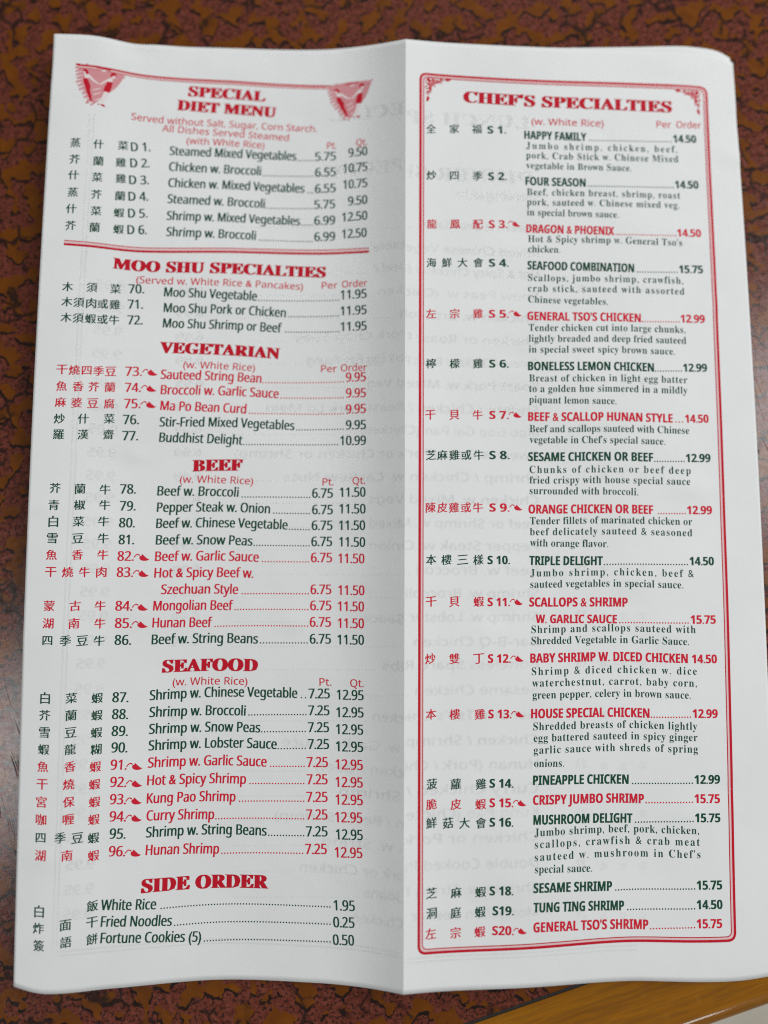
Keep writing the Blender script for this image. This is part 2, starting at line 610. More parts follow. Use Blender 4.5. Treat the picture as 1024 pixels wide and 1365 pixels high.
class Print:
    """collects everything printed as one part, laid on the curved page"""
    def __init__(self, pg):
        self.pg = pg
        self.V, self.F, self.n, self.mi = [], [], 0, []

    def add_uv(self, UV, F, z=0.00005, m=0):
        """UV: metres across / down the page"""
        a, b = UV[:, 0]/self.pg.W, UV[:, 1]/self.pg.L
        P = self.pg.S(a, b)
        P[:, 2] += z
        self.V.append(P)
        self.F += [tuple(i+self.n for i in f) for f in F]
        self.mi += [m]*len(F)
        self.n += len(P)

    def anchor(self, px, py):
        a, b = self.pg.inv(px, py)
        return np.array([a*self.pg.W, b*self.pg.L])

    def line(self, s, p0, p1, caph, font='sans', off=0.0, bold=0, bx=0.0, track=None, z=0.00005, m=0, flip=False):
        """text whose ink runs from pixel p0 to pixel p1 along its baseline"""
        A, B = self.anchor(*p0), self.anchor(*p1)
        w = np.linalg.norm(B-A)
        d = (B-A)/w
        nn = np.array([d[1], -d[0]])
        sy = caph*MY/cap(font, off)
        V, F = glyphs(s, font, off)
        if track:
            sx = sy*track
            w0 = (V[:, 0].max()-V[:, 0].min())*sx
            V2, _ = glyphs(s, font, off, 1.2)
            w2 = (V2[:, 0].max()-V2[:, 0].min())*sx
            sp = 1+0.2*(w-w0)/max(w2-w0, 1e-9)
            V, F = glyphs(s, font, off, float(np.clip(sp, 0.85, 1.8)))
        x0, x1 = V[:, 0].min(), V[:, 0].max()
        bxm = bx*caph*MY
        sx = (w-bxm)/(x1-x0)
        qx = (V[:, 0]-x0)*sx
        qy = V[:, 1]*sy
        if flip:
            qx = w-qx
        for k in range(bold+1):
            sh = bxm*k/max(bold, 1)
            UV = A + np.outer(qx+sh, d) + np.outer(qy, nn)
            self.add_uv(UV, F, z+k*0.000004, m)

    def dots(self, p0, p1, size, pitch, m=0):
        A, B = self.anchor(*p0), self.anchor(*p1)
        w = np.linalg.norm(B-A)
        k = max(2, int(round(w/(pitch*MY)))+1)
        r = size*MY
        t8 = np.linspace(0, 2*np.pi, 8, endpoint=False)
        ring = np.stack([np.cos(t8), np.sin(t8)], -1)*r
        for i in range(k):
            c = A+(B-A)*i/(k-1)
            self.add_uv(c+np.array([0, -r])+ring, [tuple(range(7, -1, -1))], m=m)

    def glyph_at(self, ch, px, py, size, off=0.0, m=0, skew=0.06):
        V, F = glyphs(ch, 'cjk', off)
        c = np.array([(V[:, 0].max()+V[:, 0].min())/2, (V[:, 1].max()+V[:, 1].min())/2])
        e = (V[:, 1].max()-V[:, 1].min()+V[:, 0].max()-V[:, 0].min())/2
        if ch == '四':
            size *= 0.88
        s = size*MY/max(e, 0.75)
        Q = (V-c)*s
        A = self.anchor(px, py)
        UV = A+np.stack([Q[:, 0], -Q[:, 1]-skew*Q[:, 0]], -1)
        self.add_uv(UV, F, m=m)
        self.add_uv(UV+np.array([0.045*size*MY, 0.0]), F, 0.000054, m)

    def fill(self, UV, z, m):
        """filled outline, cut small enough to follow the curved paper"""
        from mathutils import Vector
        from mathutils.geometry import tessellate_polygon
        pts = [np.array(p) for p in UV]
        todo = [[pts[i] for i in t] for t in tessellate_polygon([[Vector((p[0], p[1], 0)) for p in pts]])]
        out = []
        while todo:
            t = todo.pop()
            ln = [np.linalg.norm(t[k]-t[(k+1) % 3]) for k in range(3)]
            k = int(np.argmax(ln))
            if ln[k] < 0.0016:
                out.append(t)
                continue
            mid = (t[k]+t[(k+1) % 3])/2
            todo += [[t[k], mid, t[(k+2) % 3]], [mid, t[(k+1) % 3], t[(k+2) % 3]]]
        self.add_uv(np.array(out).reshape(-1, 2), [(3*i, 3*i+1, 3*i+2) for i in range(len(out))], z, m)

    def shape(self, pts, px, py, k, z=0.00005, m=0, rot=0.0, fx=1):
        """closed outline in photo pixels relative to (px, py), x right and y down"""
        A = self.anchor(px, py)
        Q = np.array(pts, float)*k*MY
        Q[:, 0] *= fx
        c, s = math.cos(rot), math.sin(rot)
        Q = np.stack([Q[:, 0]*c-Q[:, 1]*s, Q[:, 0]*s+Q[:, 1]*c], -1)
        self.fill(A+Q, z, m)

    def band(self, pts, hw, z=0.00005, m=0, closed=False):
        """ribbon along a path given in page metres"""
        P = np.array(pts)
        n = len(P)
        if closed:
            T = np.roll(P, -1, 0)-np.roll(P, 1, 0)
        else:
            T = np.gradient(P, axis=0)
        T /= np.linalg.norm(T, axis=1)[:, None]+1e-12
        Nn = np.stack([-T[:, 1], T[:, 0]], -1)
        hw = np.asarray(hw)
        hw = hw[:, None] if hw.ndim else hw
        UV = np.concatenate([P+Nn*hw, P-Nn*hw])
        F = [(i, (i+1) % n, n+(i+1) % n, n+i) for i in range(n if closed else n-1)]
        self.add_uv(UV, F, z, m)

    def done(self, name, mats, label=None):
        V = np.concatenate(self.V)
        o = link_mesh(name, V, self.F, mats, PAGE_L if self.pg is PL else PAGE_R)
        # all faces look up
        me = o.data
        me.polygons.foreach_set('material_index', self.mi)
        bm = bmesh.new()
        bm.from_mesh(me)
        bm.normal_update()
        fl_ = [f for f in bm.faces if f.normal.z < 0]
        if fl_:
            bmesh.ops.reverse_faces(bm, faces=fl_)
        bm.to_mesh(me)
        bm.free()
        if label:
            o['label'] = label
        return o


def chili(pr, px, py, k=1.0, m=0):
    """little pepper with a curved stalk, px/py = middle of the fruit"""
    body = [(-6.0, 0.2), (-5.2, -2.2), (-3.2, -3.0), (-2.2, -5.0), (-0.6, -3.4), (1.6, -1.2), (4.2, 1.2), (7.2, 2.2), (5.6, 3.4), (2.6, 4.2),
            (-1.0, 4.0), (-4.2, 2.8)]
    pr.shape(body, px, py, k, m=m)
    A = pr.anchor(px, py)
    t = np.linspace(0, 1, 10)
    st = np.stack([-5.2-7.6*t, -1.2-4.2*np.sin(np.pi*(0.15+0.78*t))+1.5*t], -1)*k*MY
    pr.band(A+st, (0.75-0.15*t)*k*MY, m=m)


# ---- left page listings: chars [(c, x, y)...], number, name, prices; coordinates in photo pixels
REG = dict(font='sans', bold=1, bx=0.07)
BOLD = dict(font='bold', bold=1, bx=0.055)


def row(off, chars, num, name, leader, prices, red=False, pr=None):
    """all coordinates in twice-enlarged crop pixels with origin off"""
    ox, oy = off
    X = lambda v: ox+v/2.0
    Y = lambda v: oy+v/2.0
    new = pr is None
    pr = pr or Print(PL if ox < 300 else PR)
    right = ox > 300
    for (c, x, y) in chars:
        pr.glyph_at(c, X(x), Y(y), 13.2, 0.0, skew=0.10)
    if num:
        s, x0, x1, y = num
        pr.line(s, (X(x0), Y(y)), (X(x1), Y(y)), 11.0 if right else 12.8, **(BOLD if right else REG))
        if red:
            if right:
                chili(pr, X(x1+22), Y(y-10), 0.86)
            else:
                chili(pr, X(x1+27), Y(y-8), 1.0)
    s, x0, y0, x1, y1 = name
    if right:
        pr.line(s, (X(x0), Y(y0)), (X(x1), Y(y1)), 12.0, **BOLD)
    else:
        pr.line(s, (X(x0), Y(y0)), (X(x1), Y(y1)), 12.9, **REG)
    for (s, x0, y0, x1, y1) in prices:
        pr.line(s, (X(x0), Y(y0)), (X(x1), Y(y1)), 11.2 if right else 12.8, **(BOLD if right else REG))
    if leader:
        x0, y0, x1, y1 = leader
        pr.dots((X(x0), Y(y0)), (X(x1), Y(y1)), 1.0 if right else 0.98, 3.7 if right else 3.75)
    if new and right is False or new:
        return pr


def cs(s, xs, ys):
    if not isinstance(ys, (list, tuple)):
        ys = [ys]*len(s)
    if len(ys) == 2 and len(s) != 2:
        ys = [ys[0]+(ys[1]-ys[0])*i/(len(s)-1) for i in range(len(s))]
    return list(zip(s, xs, ys))


def finish(pr, red):
    return pr.done('dish_listing', [RED if red else GREEN])


R1, R3, R5, R7 = (0, 0), (0, 330), (0, 660), (0, 1000)
Q2, Q4, Q6, Q8 = (512, 0), (512, 330), (512, 660), (512, 1000)

LEFT = [
 # off, chars, number, name, leader, prices, red
 (R1, cs('蒸什菜', [201, 263, 328], [380, 384, 388]), ('D 1.', 350, 402, 403), ('Steamed Mixed Vegetables', 452, 413, 790, 428), (794, 430, 834, 430), [('5.75', 840, 429, 896, 427), ('9.50', 929, 419, 980, 413)], 0),
 (R1, cs('芥蘭雞', [199, 262, 322], [424, 429, 433]), ('D 2.', 348, 400, 446), ('Chicken w. Broccoli', 450, 455, 696, 468), (702, 470, 834, 472), [('6.55', 840, 471, 896, 469), ('10.75', 915, 461, 980, 455)], 0),
 (R1, cs('什菜雞', [196, 259, 322], [466, 472, 476]), ('D 3.', 345, 398, 491), ('Chicken w. Mixed Vegetables', 448, 498, 812, 514), (822, 516, 834, 516), [('6.55', 840, 515, 896, 512), ('10.75', 915, 504, 980, 498)], 0),
 (R1, cs('蒸芥蘭', [194, 257, 320], [512, 518, 522]), ('D 4.', 343, 396, 535), ('Steamed w. Broccoli', 446, 541, 706, 555), (710, 557, 832, 558), [('5.75', 838, 557, 894, 555), ('9.50', 928, 548, 980, 543)], 0),
 (R1, cs('什菜蝦', [190, 256, 317], [556, 562, 567]), ('D 5.', 342, 394, 580), ('Shrimp w. Mixed Vegetables', 444, 586, 800, 601), (805, 602, 832, 602), [('6.99', 838, 600, 894, 598), ('12.50', 912, 591, 980, 585)], 0),
 (R1, cs('芥蘭蝦', [188, 252, 316], [601, 606, 611]), ('D 6.', 340, 392, 624), ('Shrimp w. Broccoli', 443, 629, 682, 640), (692, 642, 832, 646), [('6.99', 838, 643, 894, 641), ('12.50', 912, 636, 978, 631)], 0),
 (R3, cs('木須菜', [180, 245, 308], [104, 106, 110]), ('70.', 343, 385, 122), ('Moo Shu Vegetable', 437, 130, 685, 142), (690, 143, 903, 142), [('11.95', 908, 138, 978, 134)], 0),
 (R3, cs('木須肉或雞', [178, 210, 243, 274, 306], [144, 152]), ('71.', 341, 382, 163), ('Moo Shu Pork or Chicken', 436, 172, 762, 186), (770, 186, 903, 184), [('11.95', 908, 181, 978, 177)], 0),
 (R3, cs('木須蝦或牛', [176, 208, 241, 273, 304], [186, 193]), ('72.', 340, 381, 205), ('Moo Shu Shrimp or Beef', 434, 213, 751, 227), (762, 227, 903, 226), [('11.95', 908, 223, 978, 220)], 0),
 (R3, cs('干燒四季豆', [165, 198, 231, 263, 295], [325, 330]), ('73.', 334, 379, 342), ('Sauteed String Bean', 428, 350, 697, 361), (702, 362, 915, 360), [('9.95', 922, 358, 976, 356)], 1),
 (R3, cs('魚香芥蘭', [164, 208, 250, 293], [369, 372]), ('74.', 333, 376, 385), ('Broccoli w. Garlic Sauce', 428, 391, 743, 402), (750, 403, 915, 402), [('9.95', 922, 400, 976, 399)], 1),
 (R3, cs('麻婆豆腐', [161, 204, 247, 291], [412, 416]), ('75.', 331, 375, 428), ('Ma Po Bean Curd', 427, 433, 656, 443), (666, 444, 915, 445), [('9.95', 922, 443, 976, 441)], 1),
 (R3, cs('炒什菜', [158, 222, 291], 456), ('76.', 328, 371, 471), ('Stir-Fried Mixed Vegetables', 425, 477, 785, 487), (791, 488, 915, 486), [('9.95', 922, 485, 976, 484)], 0),
 (R3, cs('羅漢齋', [156, 221, 289], 498), ('77.', 326, 369, 514), ('Buddhist Delight', 424, 518, 646, 526), (650, 527, 900, 527), [('10.99', 907, 527, 976, 526)], 0),
 (R3, cs('芥蘭牛', [147, 213, 280], [641, 645]), ('78.', 320, 363, 656), ('Beef w. Broccoli', 419, 661, 636, 665), (646, 667, 826, 668), [('6.75', 832, 667, 888, 667), ('11.50', 906, 665, 975, 664)], 0),
 (R5, cs('青椒牛', [143, 212, 279], 26), ('79.', 319, 362, 41), ('Pepper Steak w. Onion', 418, 45, 720, 49), (730, 50, 825, 51), [('6.75', 832, 51, 888, 51), ('11.50', 905, 49, 975, 49)], 0),
 (R5, cs('白菜牛', [142, 209, 276], 70), ('80.', 317, 360, 86), ('Beef w. Chinese Vegetable', 416, 88, 767, 92), (772, 93, 824, 94), [('6.75', 831, 93, 887, 93), ('11.50', 904, 93, 974, 93)], 0),
 (R5, cs('雪豆牛', [139, 207, 275], 115), ('81.', 316, 358, 131), ('Beef w. Snow Peas', 415, 132, 673, 135), (678, 136, 824, 137), [('6.75', 830, 136, 886, 136), ('11.50', 904, 137, 974, 138)], 0),
 (R5, cs('魚香牛', [137, 206, 274], 159), ('82.', 313, 357, 175), ('Beef w. Garlic Sauce', 413, 176, 690, 178), (700, 179, 823, 180), [('6.75', 829, 179, 886, 179), ('11.50', 902, 181, 972, 182)], 1),
 (R5, cs('干燒牛肉', [135, 180, 225, 270], 205), ('83.', 311, 355, 218), ('Hot & Spicy Beef w.', 411, 220, 676, 221), None, [('Szechuan Style', 429, 264, 635, 264), ('6.75', 828, 264, 884, 264), ('11.50', 902, 266, 972, 267)], 1),
 (R5, cs('蒙古牛', [131, 200, 267], 295), ('84.', 307, 353, 308), ('Mongolian Beef', 408, 308, 621, 307), (627, 307, 821, 307), [('6.75', 827, 307, 884, 307), ('11.50', 901, 309, 971, 310)], 1),
 (R5, cs('湖南牛', [128, 197, 266], 342), ('85.', 306, 352, 354), ('Hunan Beef', 406, 353, 565, 352), (574, 352, 820, 351), [('6.75', 826, 351, 883, 351), ('11.50', 901, 354, 971, 355)], 1),
 (R5, cs('四季豆牛', [126, 174, 219, 264], 388), ('86.', 305, 350, 399), ('Beef w. String Beans', 404, 398, 688, 396), (695, 396, 819, 396), [('6.75', 826, 396, 883, 396), ('11.50', 900, 398, 971, 399)], 0),
 (R5, cs('白菜蝦', [120, 190, 259], 541), ('87.', 299, 343, 552), ('Shrimp w. Chinese Vegetable', 399, 547, 793, 541), (804, 542, 815, 542), [('7.25', 823, 542, 880, 542), ('12.95', 898, 545, 970, 547)], 0),
 (R5, cs('芥蘭蝦', [119, 189, 258], 587), ('88.', 298, 342, 597), ('Shrimp w. Broccoli', 398, 592, 655, 588), (664, 588, 816, 587), [('7.25', 822, 587, 879, 587), ('12.95', 897, 592, 970, 593)], 0),
 (R5, cs('雪豆蝦', [118, 188, 257], 633), ('89.', 297, 341, 642), ('Shrimp w. Snow Peas', 397, 637, 694, 633), (698, 633, 814, 632), [('7.25', 821, 632, 878, 632), ('12.95', 896, 637, 969, 639)], 0),
 (R5, cs('蝦龍糊', [116, 187, 256], 678), ('90.', 296, 340, 686), ('Shrimp w. Lobster Sauce', 396, 681, 738, 677), (742, 678, 814, 677), [('7.25', 821, 677, 878, 677), ('12.95', 896, 683, 969, 685)], 0),
 (R7, cs('魚香蝦', [114, 186, 254], 44), ('91.', 294, 338, 52), ('Shrimp w. Garlic Sauce', 394, 47, 711, 44), (722, 45, 811, 45), [('7.25', 818, 45, 875, 45), ('12.95', 895, 51, 968, 53)], 1),
 (R7, cs('干燒蝦', [112, 183, 252], 91), ('92.', 293, 337, 98), ('Hot & Spicy Shrimp', 392, 94, 656, 90), (667, 91, 810, 91), [('7.25', 818, 91, 874, 91), ('12.95', 895, 98, 968, 100)], 1),
 (R7, cs('宮保蝦', [110, 183, 252], 138), ('93.', 292, 336, 144), ('Kung Pao Shrimp', 391, 142, 628, 137), (639, 138, 810, 138), [('7.25', 817, 138, 874, 138), ('12.95', 895, 145, 968, 147)], 1),
 (R7, cs('咖喱蝦', [109, 182, 250], 185), ('94.', 291, 336, 190), ('Curry Shrimp', 390, 188, 571, 184), (576, 185, 810, 185), [('7.25', 817, 185, 874, 185), ('12.95', 894, 192, 967, 194)], 1),
 (R7, cs('四季豆蝦', [108, 160, 206, 249], 234), ('95.', 291, 335, 236), ('Shrimp w. String Beans', 389, 233, 711, 228), (717, 229, 810, 230), [('7.25', 816, 230, 874, 230), ('12.95', 896, 238, 968, 240)], 0),
 (R7, cs('湖南蝦', [107, 178, 249], 281), ('96.', 289, 334, 283), ('Hunan Shrimp', 388, 280, 584, 276), (592, 277, 807, 277), [('7.25', 814, 277, 872, 277), ('12.95', 893, 286, 967, 288)], 1),
 (R7, [('白', 104, 430), ('飯', 246, 415)], None, ('White Rice', 268, 427, 416, 424), (430, 424, 880, 420), [('1.95', 890, 427, 947, 429)], 0),
 (R7, [('炸', 102, 475), ('面', 174, 467), ('干', 245, 459)], None, ('Fried Noodles', 268, 471, 458, 468), (466, 469, 880, 466), [('0.25', 889, 472, 946, 474)], 0),
 (R7, [('簽', 103, 521), ('語', 175, 512), ('餅', 245, 504)], None, ('Fortune Cookies (5)', 267, 515, 536, 511), (545, 511, 880, 513), [('0.50', 888, 519, 945, 521)], 0),
]
for (off, ch, nu, na, le, prs, red) in LEFT:
    pr = row(off, ch, nu, na, le, prs, bool(red))
    if na[0].startswith('Hot & Spicy Beef'):
        pr.dots((646/2, 660+265/2), (822/2, 660+265/2), 1.05, 3.75)
    finish(pr, red)

RIGHT_ROWS = [
 # off, chars, num, name, leader, prices, red, [(desc, x0, y0, x1, y1)]
 (Q2, cs('全家福', [125, 187, 247], [343, 344]), ('S 1.', 276, 326, 356), ('HAPPY FAMILY', 374, 370, 540, 376), (548, 376, 766, 380), [('14.50', 771, 380, 833, 381)], 0,
  [('Jumbo shrimp, chicken, beef,', 379, 396, 782, 407), ('pork, Crab Stick w. Chinese Mixed', 379, 422, 785, 433), ('vegetable in Brown Sauce.', 379, 449, 660, 457)]),
 (Q2, cs('炒四季', [126, 187, 249], [467, 469]), ('S 2.', 278, 328, 480), ('FOUR SEASON', 377, 493, 538, 498), (546, 498, 771, 502), [('14.50', 776, 502, 839, 503)], 0,
  [('Beef, chicken breast, shrimp, roast', 381, 520, 790, 530), ('pork, sauteed w. Chinese mixed veg.', 381, 547, 788, 556), ('in special brown sauce.', 381, 574, 626, 581)]),
 (Q2, cs('龍鳳配', [127, 189, 250], [597, 598]), ('S 3.', 280, 330, 608), ('DRAGON & PHOENIX', 379, 620, 614, 627), (620, 627, 778, 630), [('14.50', 782, 631, 846, 632)], 1,
  [("Hot & Spicy shrimp w. General Tso's", 384, 645, 795, 656), ('chicken.', 384, 672, 470, 674)]),
 (Q4, cs('海鮮大會', [126, 167, 209, 251], 40), ('S 4.', 280, 333, 51), ('SEAFOOD COMBINATION', 382, 58, 667, 66), (676, 67, 781, 68), [('15.75', 787, 68, 851, 69)], 0,
  [('Scallops, jumbo shrimp, crawfish,', 384, 89, 798, 97), ('crab stick, sauteed with assorted', 384, 117, 801, 126), ('Chinese vegetables.', 384, 146, 597, 153)]),
 (Q4, cs('左宗雞', [125, 188, 250], 176), ('S 5.', 280, 333, 187), ("GENERAL TSO'S CHICKEN", 382, 193, 685, 199), (689, 199, 787, 200), [('12.99', 791, 200, 856, 201)], 1,
  [('Tender chicken cut into large chunks,', 386, 222, 804, 228), ('lightly breaded and deep fried sauteed', 386, 251, 806, 257), ('in special sweet spicy brown sauce.', 386, 280, 776, 286)]),
 (Q4, cs('檸檬雞', [125, 188, 250], 309), ('S 6.', 281, 333, 320), ('BONELESS LEMON CHICKEN', 384, 327, 720, 331), (724, 331, 793, 331), [('12.99', 798, 331, 862, 331)], 0,
  [('Breast of chicken in light egg batter', 387, 357, 809, 362), ('to a golden hue simmered in a mildly', 387, 385, 809, 390), ('piquant lemon sauce.', 387, 414, 620, 418)]),
 (Q4, cs('干貝牛', [123, 187, 249], 446), ('S 7.', 281, 333, 457), ('BEEF & SCALLOP HUNAN STYLE', 384, 462, 770, 467), (779, 467, 796, 467), [('14.50', 803, 467, 866, 467)], 1,
  [('Beef and scallops sauteed with Chinese', 388, 492, 814, 497), ("vegetable in Chef's special sauce.", 388, 521, 750, 526)]),
 (Q4, cs('芝麻雞或牛', [125, 155, 187, 219, 252], 553), ('S 8.', 281, 335, 564), ('SESAME CHICKEN OR BEEF', 384, 569, 718, 571), (722, 572, 800, 572), [('12.99', 805, 572, 871, 572)], 0,
  [('Chunks of chicken or beef deep', 388, 601, 818, 604), ('fried crispy with house special sauce', 388, 629, 817, 633), ('surrounded with broccoli.', 388, 657, 678, 661)]),
 (Q6, cs('陳皮雞或牛', [124, 155, 186, 218, 250], 33), ('S 9.', 281, 335, 44), ('ORANGE CHICKEN OR BEEF', 385, 49, 718, 51), (732, 51, 803, 51), [('12.99', 808, 51, 875, 51)], 1,
  [('Tender fillets of marinated chicken or', 389, 78, 822, 80), ('beef delicately sauteed & seasoned', 389, 107, 822, 110), ('with orange flavor.', 389, 136, 598, 139)]),
 (Q6, cs('本樓三樣', [125, 166, 209, 251], 172), ('S 10.', 276, 336, 184), ('TRIPLE DELIGHT', 387, 186, 583, 187), (588, 187, 809, 187), [('14.50', 815, 187, 880, 187)], 0,
  [('Jumbo shrimp, chicken, beef &', 390, 217, 826, 219), ('sauteed vegetables in special sauce.', 390, 247, 798, 249)]),
 (Q6, cs('干貝蝦', [125, 187, 252], 284), ('S 11.', 276, 336, 296), ('SCALLOPS & SHRIMP', 387, 297, 650, 298), (629, 342, 811, 343), [('W. GARLIC SAUCE', 404, 341, 621, 342), ('15.75', 818, 343, 885, 343)], 1,
  [('Shrimp and scallops sauteed with', 393, 368, 831, 368), ('Shredded Vegetable in Garlic Sauce.', 393, 398, 813, 400)]),
 (Q6, cs('炒雙丁', [123, 187, 252], 436), ('S 12.', 277, 338, 447), ('BABY SHRIMP W. DICED CHICKEN', 390, 447, 810, 448), None, [('14.50', 821, 448, 888, 448)], 1,
  [('Shrimp & diced chicken w. dice', 394, 480, 834, 479), ('waterchestnut, carrot, baby corn,', 395, 511, 834, 511), ('green pepper, celery in brown sauce.', 396, 543, 818, 543)]),
 (Q6, cs('本樓雞', [125, 188, 255], 584), ('S 13.', 278, 340, 595), ('HOUSE SPECIAL CHICKEN', 392, 595, 708, 594), (713, 594, 817, 594), [('12.99', 823, 594, 890, 594)], 1,
  [('Shredded breasts of chicken lightly', 398, 627, 835, 626), ('egg battered sauteed in spicy ginger', 399, 658, 836, 656), ('garlic sauce with shreds of spring', 399, 690, 837, 687), ('onions.', 400, 725, 480, 724)]),
 (Q8, cs('菠蘿雞', [127, 191, 258], 90), ('S 14.', 281, 345, 100), ('PINEAPPLE CHICKEN', 397, 93, 652, 90), (663, 91, 822, 90), [('12.99', 828, 90, 896, 89)], 0, []),
 (Q8, cs('脆皮蝦', [126, 191, 257], 144), ('S 15.', 281, 345, 152), ('CRISPY JUMBO SHRIMP', 397, 146, 693, 142), (699, 142, 822, 141), [('15.75', 828, 141, 896, 141)], 1, []),
 (Q8, cs('鮮菇大會', [126, 170, 214, 258], 194), ('S 16.', 281, 345, 204), ('MUSHROOM DELIGHT', 398, 199, 662, 194), (671, 194, 824, 192), [('15.75', 829, 192, 897, 192)], 0,
  [('Jumbo shrimp, beef, pork, chicken,', 401, 230, 840, 224), ('scallops, crawfish & crab meat', 402, 262, 842, 255), ("sauteed w. mushroom in Chef's", 402, 296, 844, 288), ('special sauce.', 402, 328, 555, 324)]),
 (Q8, cs('芝麻蝦', [126, 192, 257], [381, 378]), ('S 18.', 281, 345, 387), ('SESAME SHRIMP', 398, 381, 608, 375), (618, 375, 828, 372), [('15.75', 834, 372, 902, 371)], 0, []),
 (Q8, cs('洞庭蝦', [126, 191, 256], [435, 431]), ('S19.', 289, 346, 440), ('TUNG TING SHRIMP', 398, 433, 640, 427), (650, 427, 828, 425), [('14.50', 834, 424, 903, 423)], 0, []),
 (Q8, cs('左宗蝦', [124, 190, 255], [489, 484]), ('S20.', 288, 346, 493), ("GENERAL TSO'S SHRIMP", 398, 486, 705, 478), (711, 478, 828, 475), [('15.75', 834, 475, 902, 474)], 1, []),
]
for (off, ch, nu, na, le, prs, red, desc) in RIGHT_ROWS:
    finish(row(off, ch, nu, na, le, prs, bool(red)), red)
    if desc:
        pr = Print(PR)
        for (s, x0, y0, x1, y1) in desc:
            pr.line(s, (off[0]+x0/2, off[1]+y0/2), (off[0]+x1/2, off[1]+y1/2), 9.7, 'serif', -0.003, track=0.90)
        pr.done('dish_description', [GREEN])

# ---- headings and notes
HEADS = [
 (R1, [('SPECIAL', 501, 256, 708, 271), ('DIET MENU', 471, 293, 736, 313)], 15.0),
 (R3, [('MOO SHU SPECIALTIES', 300, 55, 869, 80)], 15.0),
 (R3, [('VEGETARIAN', 424, 280, 746, 297)], 15.0),
 (R3, [('BEEF', 512, 597, 647, 595)], 15.5),
 (R5, [('SEAFOOD', 432, 473, 688, 470)], 16.0),
 (R7, [('SIDE ORDER', 376, 381, 716, 369)], 16.5),
 (Q2, [("CHEF'S SPECIALTIES", 211, 272, 768, 300)], 16.0),
]
for off, lines, chh in HEADS:
    pr = Print(PL if off[0] < 300 else PR)
    for (s, x0, y0, x1, y1) in lines:
        pr.line(s, (off[0]+x0/2, off[1]+y0/2), (off[0]+x1/2, off[1]+y1/2), chh, 'serif', 0.0, bold=4, bx=0.15)
    pr.done('section_heading', [DEEP])
NOTES = [
 (R1, [('Served without Salt, Sugar, Corn Starch.', 350, 318, 845, 352), ('All Dishes Served Steamed', 432, 350, 770, 376), ('(with White Rice)', 497, 383, 705, 396)]),
 (R1, [('Pt.', 872, 397, 897, 396), ('Qt.', 950, 389, 979, 386)]),
 (R3, [('(Served w. White Rice & Pancakes)', 363, 94, 808, 113)]),
 (R3, [('Per', 858, 110, 900, 109), ('Order', 912, 107, 979, 103)]),
 (R3, [('(w. White Rice)', 488, 321, 680, 330)]),
 (R3, [('Per', 856, 332, 898, 332), ('Order', 909, 330, 978, 328)]),
 (R3, [('(w. White Rice)', 479, 627, 675, 632)]),
 (R3, [('Pt.', 860, 634, 890, 634), ('Qt.', 940, 631, 974, 630)]),
 (R5, [('(w. White Rice)', 460, 508, 660, 506)]),
 (R5, [('Pt.', 852, 508, 884, 508), ('Qt.', 934, 511, 970, 512)]),
 (Q2, [('(w. White Rice)', 393, 332, 586, 338)]),
 (Q2, [('Per', 727, 340, 766, 341), ('Order', 780, 341, 846, 343)]),
]
for off, lines in NOTES:
    pr = Print(PL if off[0] < 300 else PR)
    for (s, x0, y0, x1, y1) in lines:
        pr.line(s, (off[0]+x0/2, off[1]+y0/2), (off[0]+x1/2, off[1]+y1/2), 9.8, font='sans', bold=1, bx=0.02)
    pr.done('price_heading' if len(lines[0][0]) < 5 else 'section_note', [RED])

# ---- rules and border
def rule(p0, p1, widths, pink=None, n=120, z=0.00005):
    pr = Print(PL)
    A, B = pr.anchor(*p0), pr.anchor(*p1)
    t = np.linspace(0, 1, n)[:, None]
    for (o_, w_, m_) in widths:
        pr.band(A+(B-A)*t+np.array([0, o_*MY]), w_*MY/2, z+(0.000004 if m_ == 0 else 0), m_)
    pr.done('double_rule', [DEEP, PALE])


rule((103, 86.5), (436, 115), [(0, 2.7, 0), (4.0, 0.9, 0), (2.2, 4.0, 1)])
rule((85.5, 320.3), (492, 330.5), [(0, 1.1, 0), (5.3, 2.9, 0), (2.3, 4.4, 1)])

pr = Print(PR)
c_tl, c_tr, c_br, c_bl = pr.anchor(560, 97), pr.anchor(942, 117), pr.anchor(981, 1254), pr.anchor(557.5, 1272.5)
def rrect(ins, rad):
    pts = []
    C = [c_tl, c_tr, c_br, c_bl]
    cen = sum(C)/4
    sg = [(1, 1), (-1, 1), (-1, -1), (1, -1)]
    cs_ = [np.array(C[k])+np.array(sg[k])*ins for k in range(4)]
    for k in range(4):
        p, a, b = cs_[k], cs_[k-1], cs_[(k+1) % 4]
        ua, ub = (a-p)/np.linalg.norm(a-p), (b-p)/np.linalg.norm(b-p)
        q0, q1 = p+ua*rad, p+ub*rad
        t = np.linspace(0, 1, 12)[:, None]
        arc = (1-t)**2*q0+2*t*(1-t)*p+t**2*q1
        pts += list(arc)
        nx = b-ub*0+(-(b-p)/np.linalg.norm(b-p))*rad
        t = np.linspace(0, 1, 160)[1:-1, None]
        pts += list(q1+(nx-q1)*t)
    return pts
pr.band(rrect(2.7*MY, 8.5*MY), 2.9*MY, 0.000046, 1, True)
pr.band(rrect(0.8*MY, 9.5*MY), 1.6*MY, 0.00005, 0, True)
pr.band(rrect(5.4*MY, 7.0*MY), 0.6*MY, 0.00005, 0, True)
pr.done('border_frame', [DEEP, PALE])


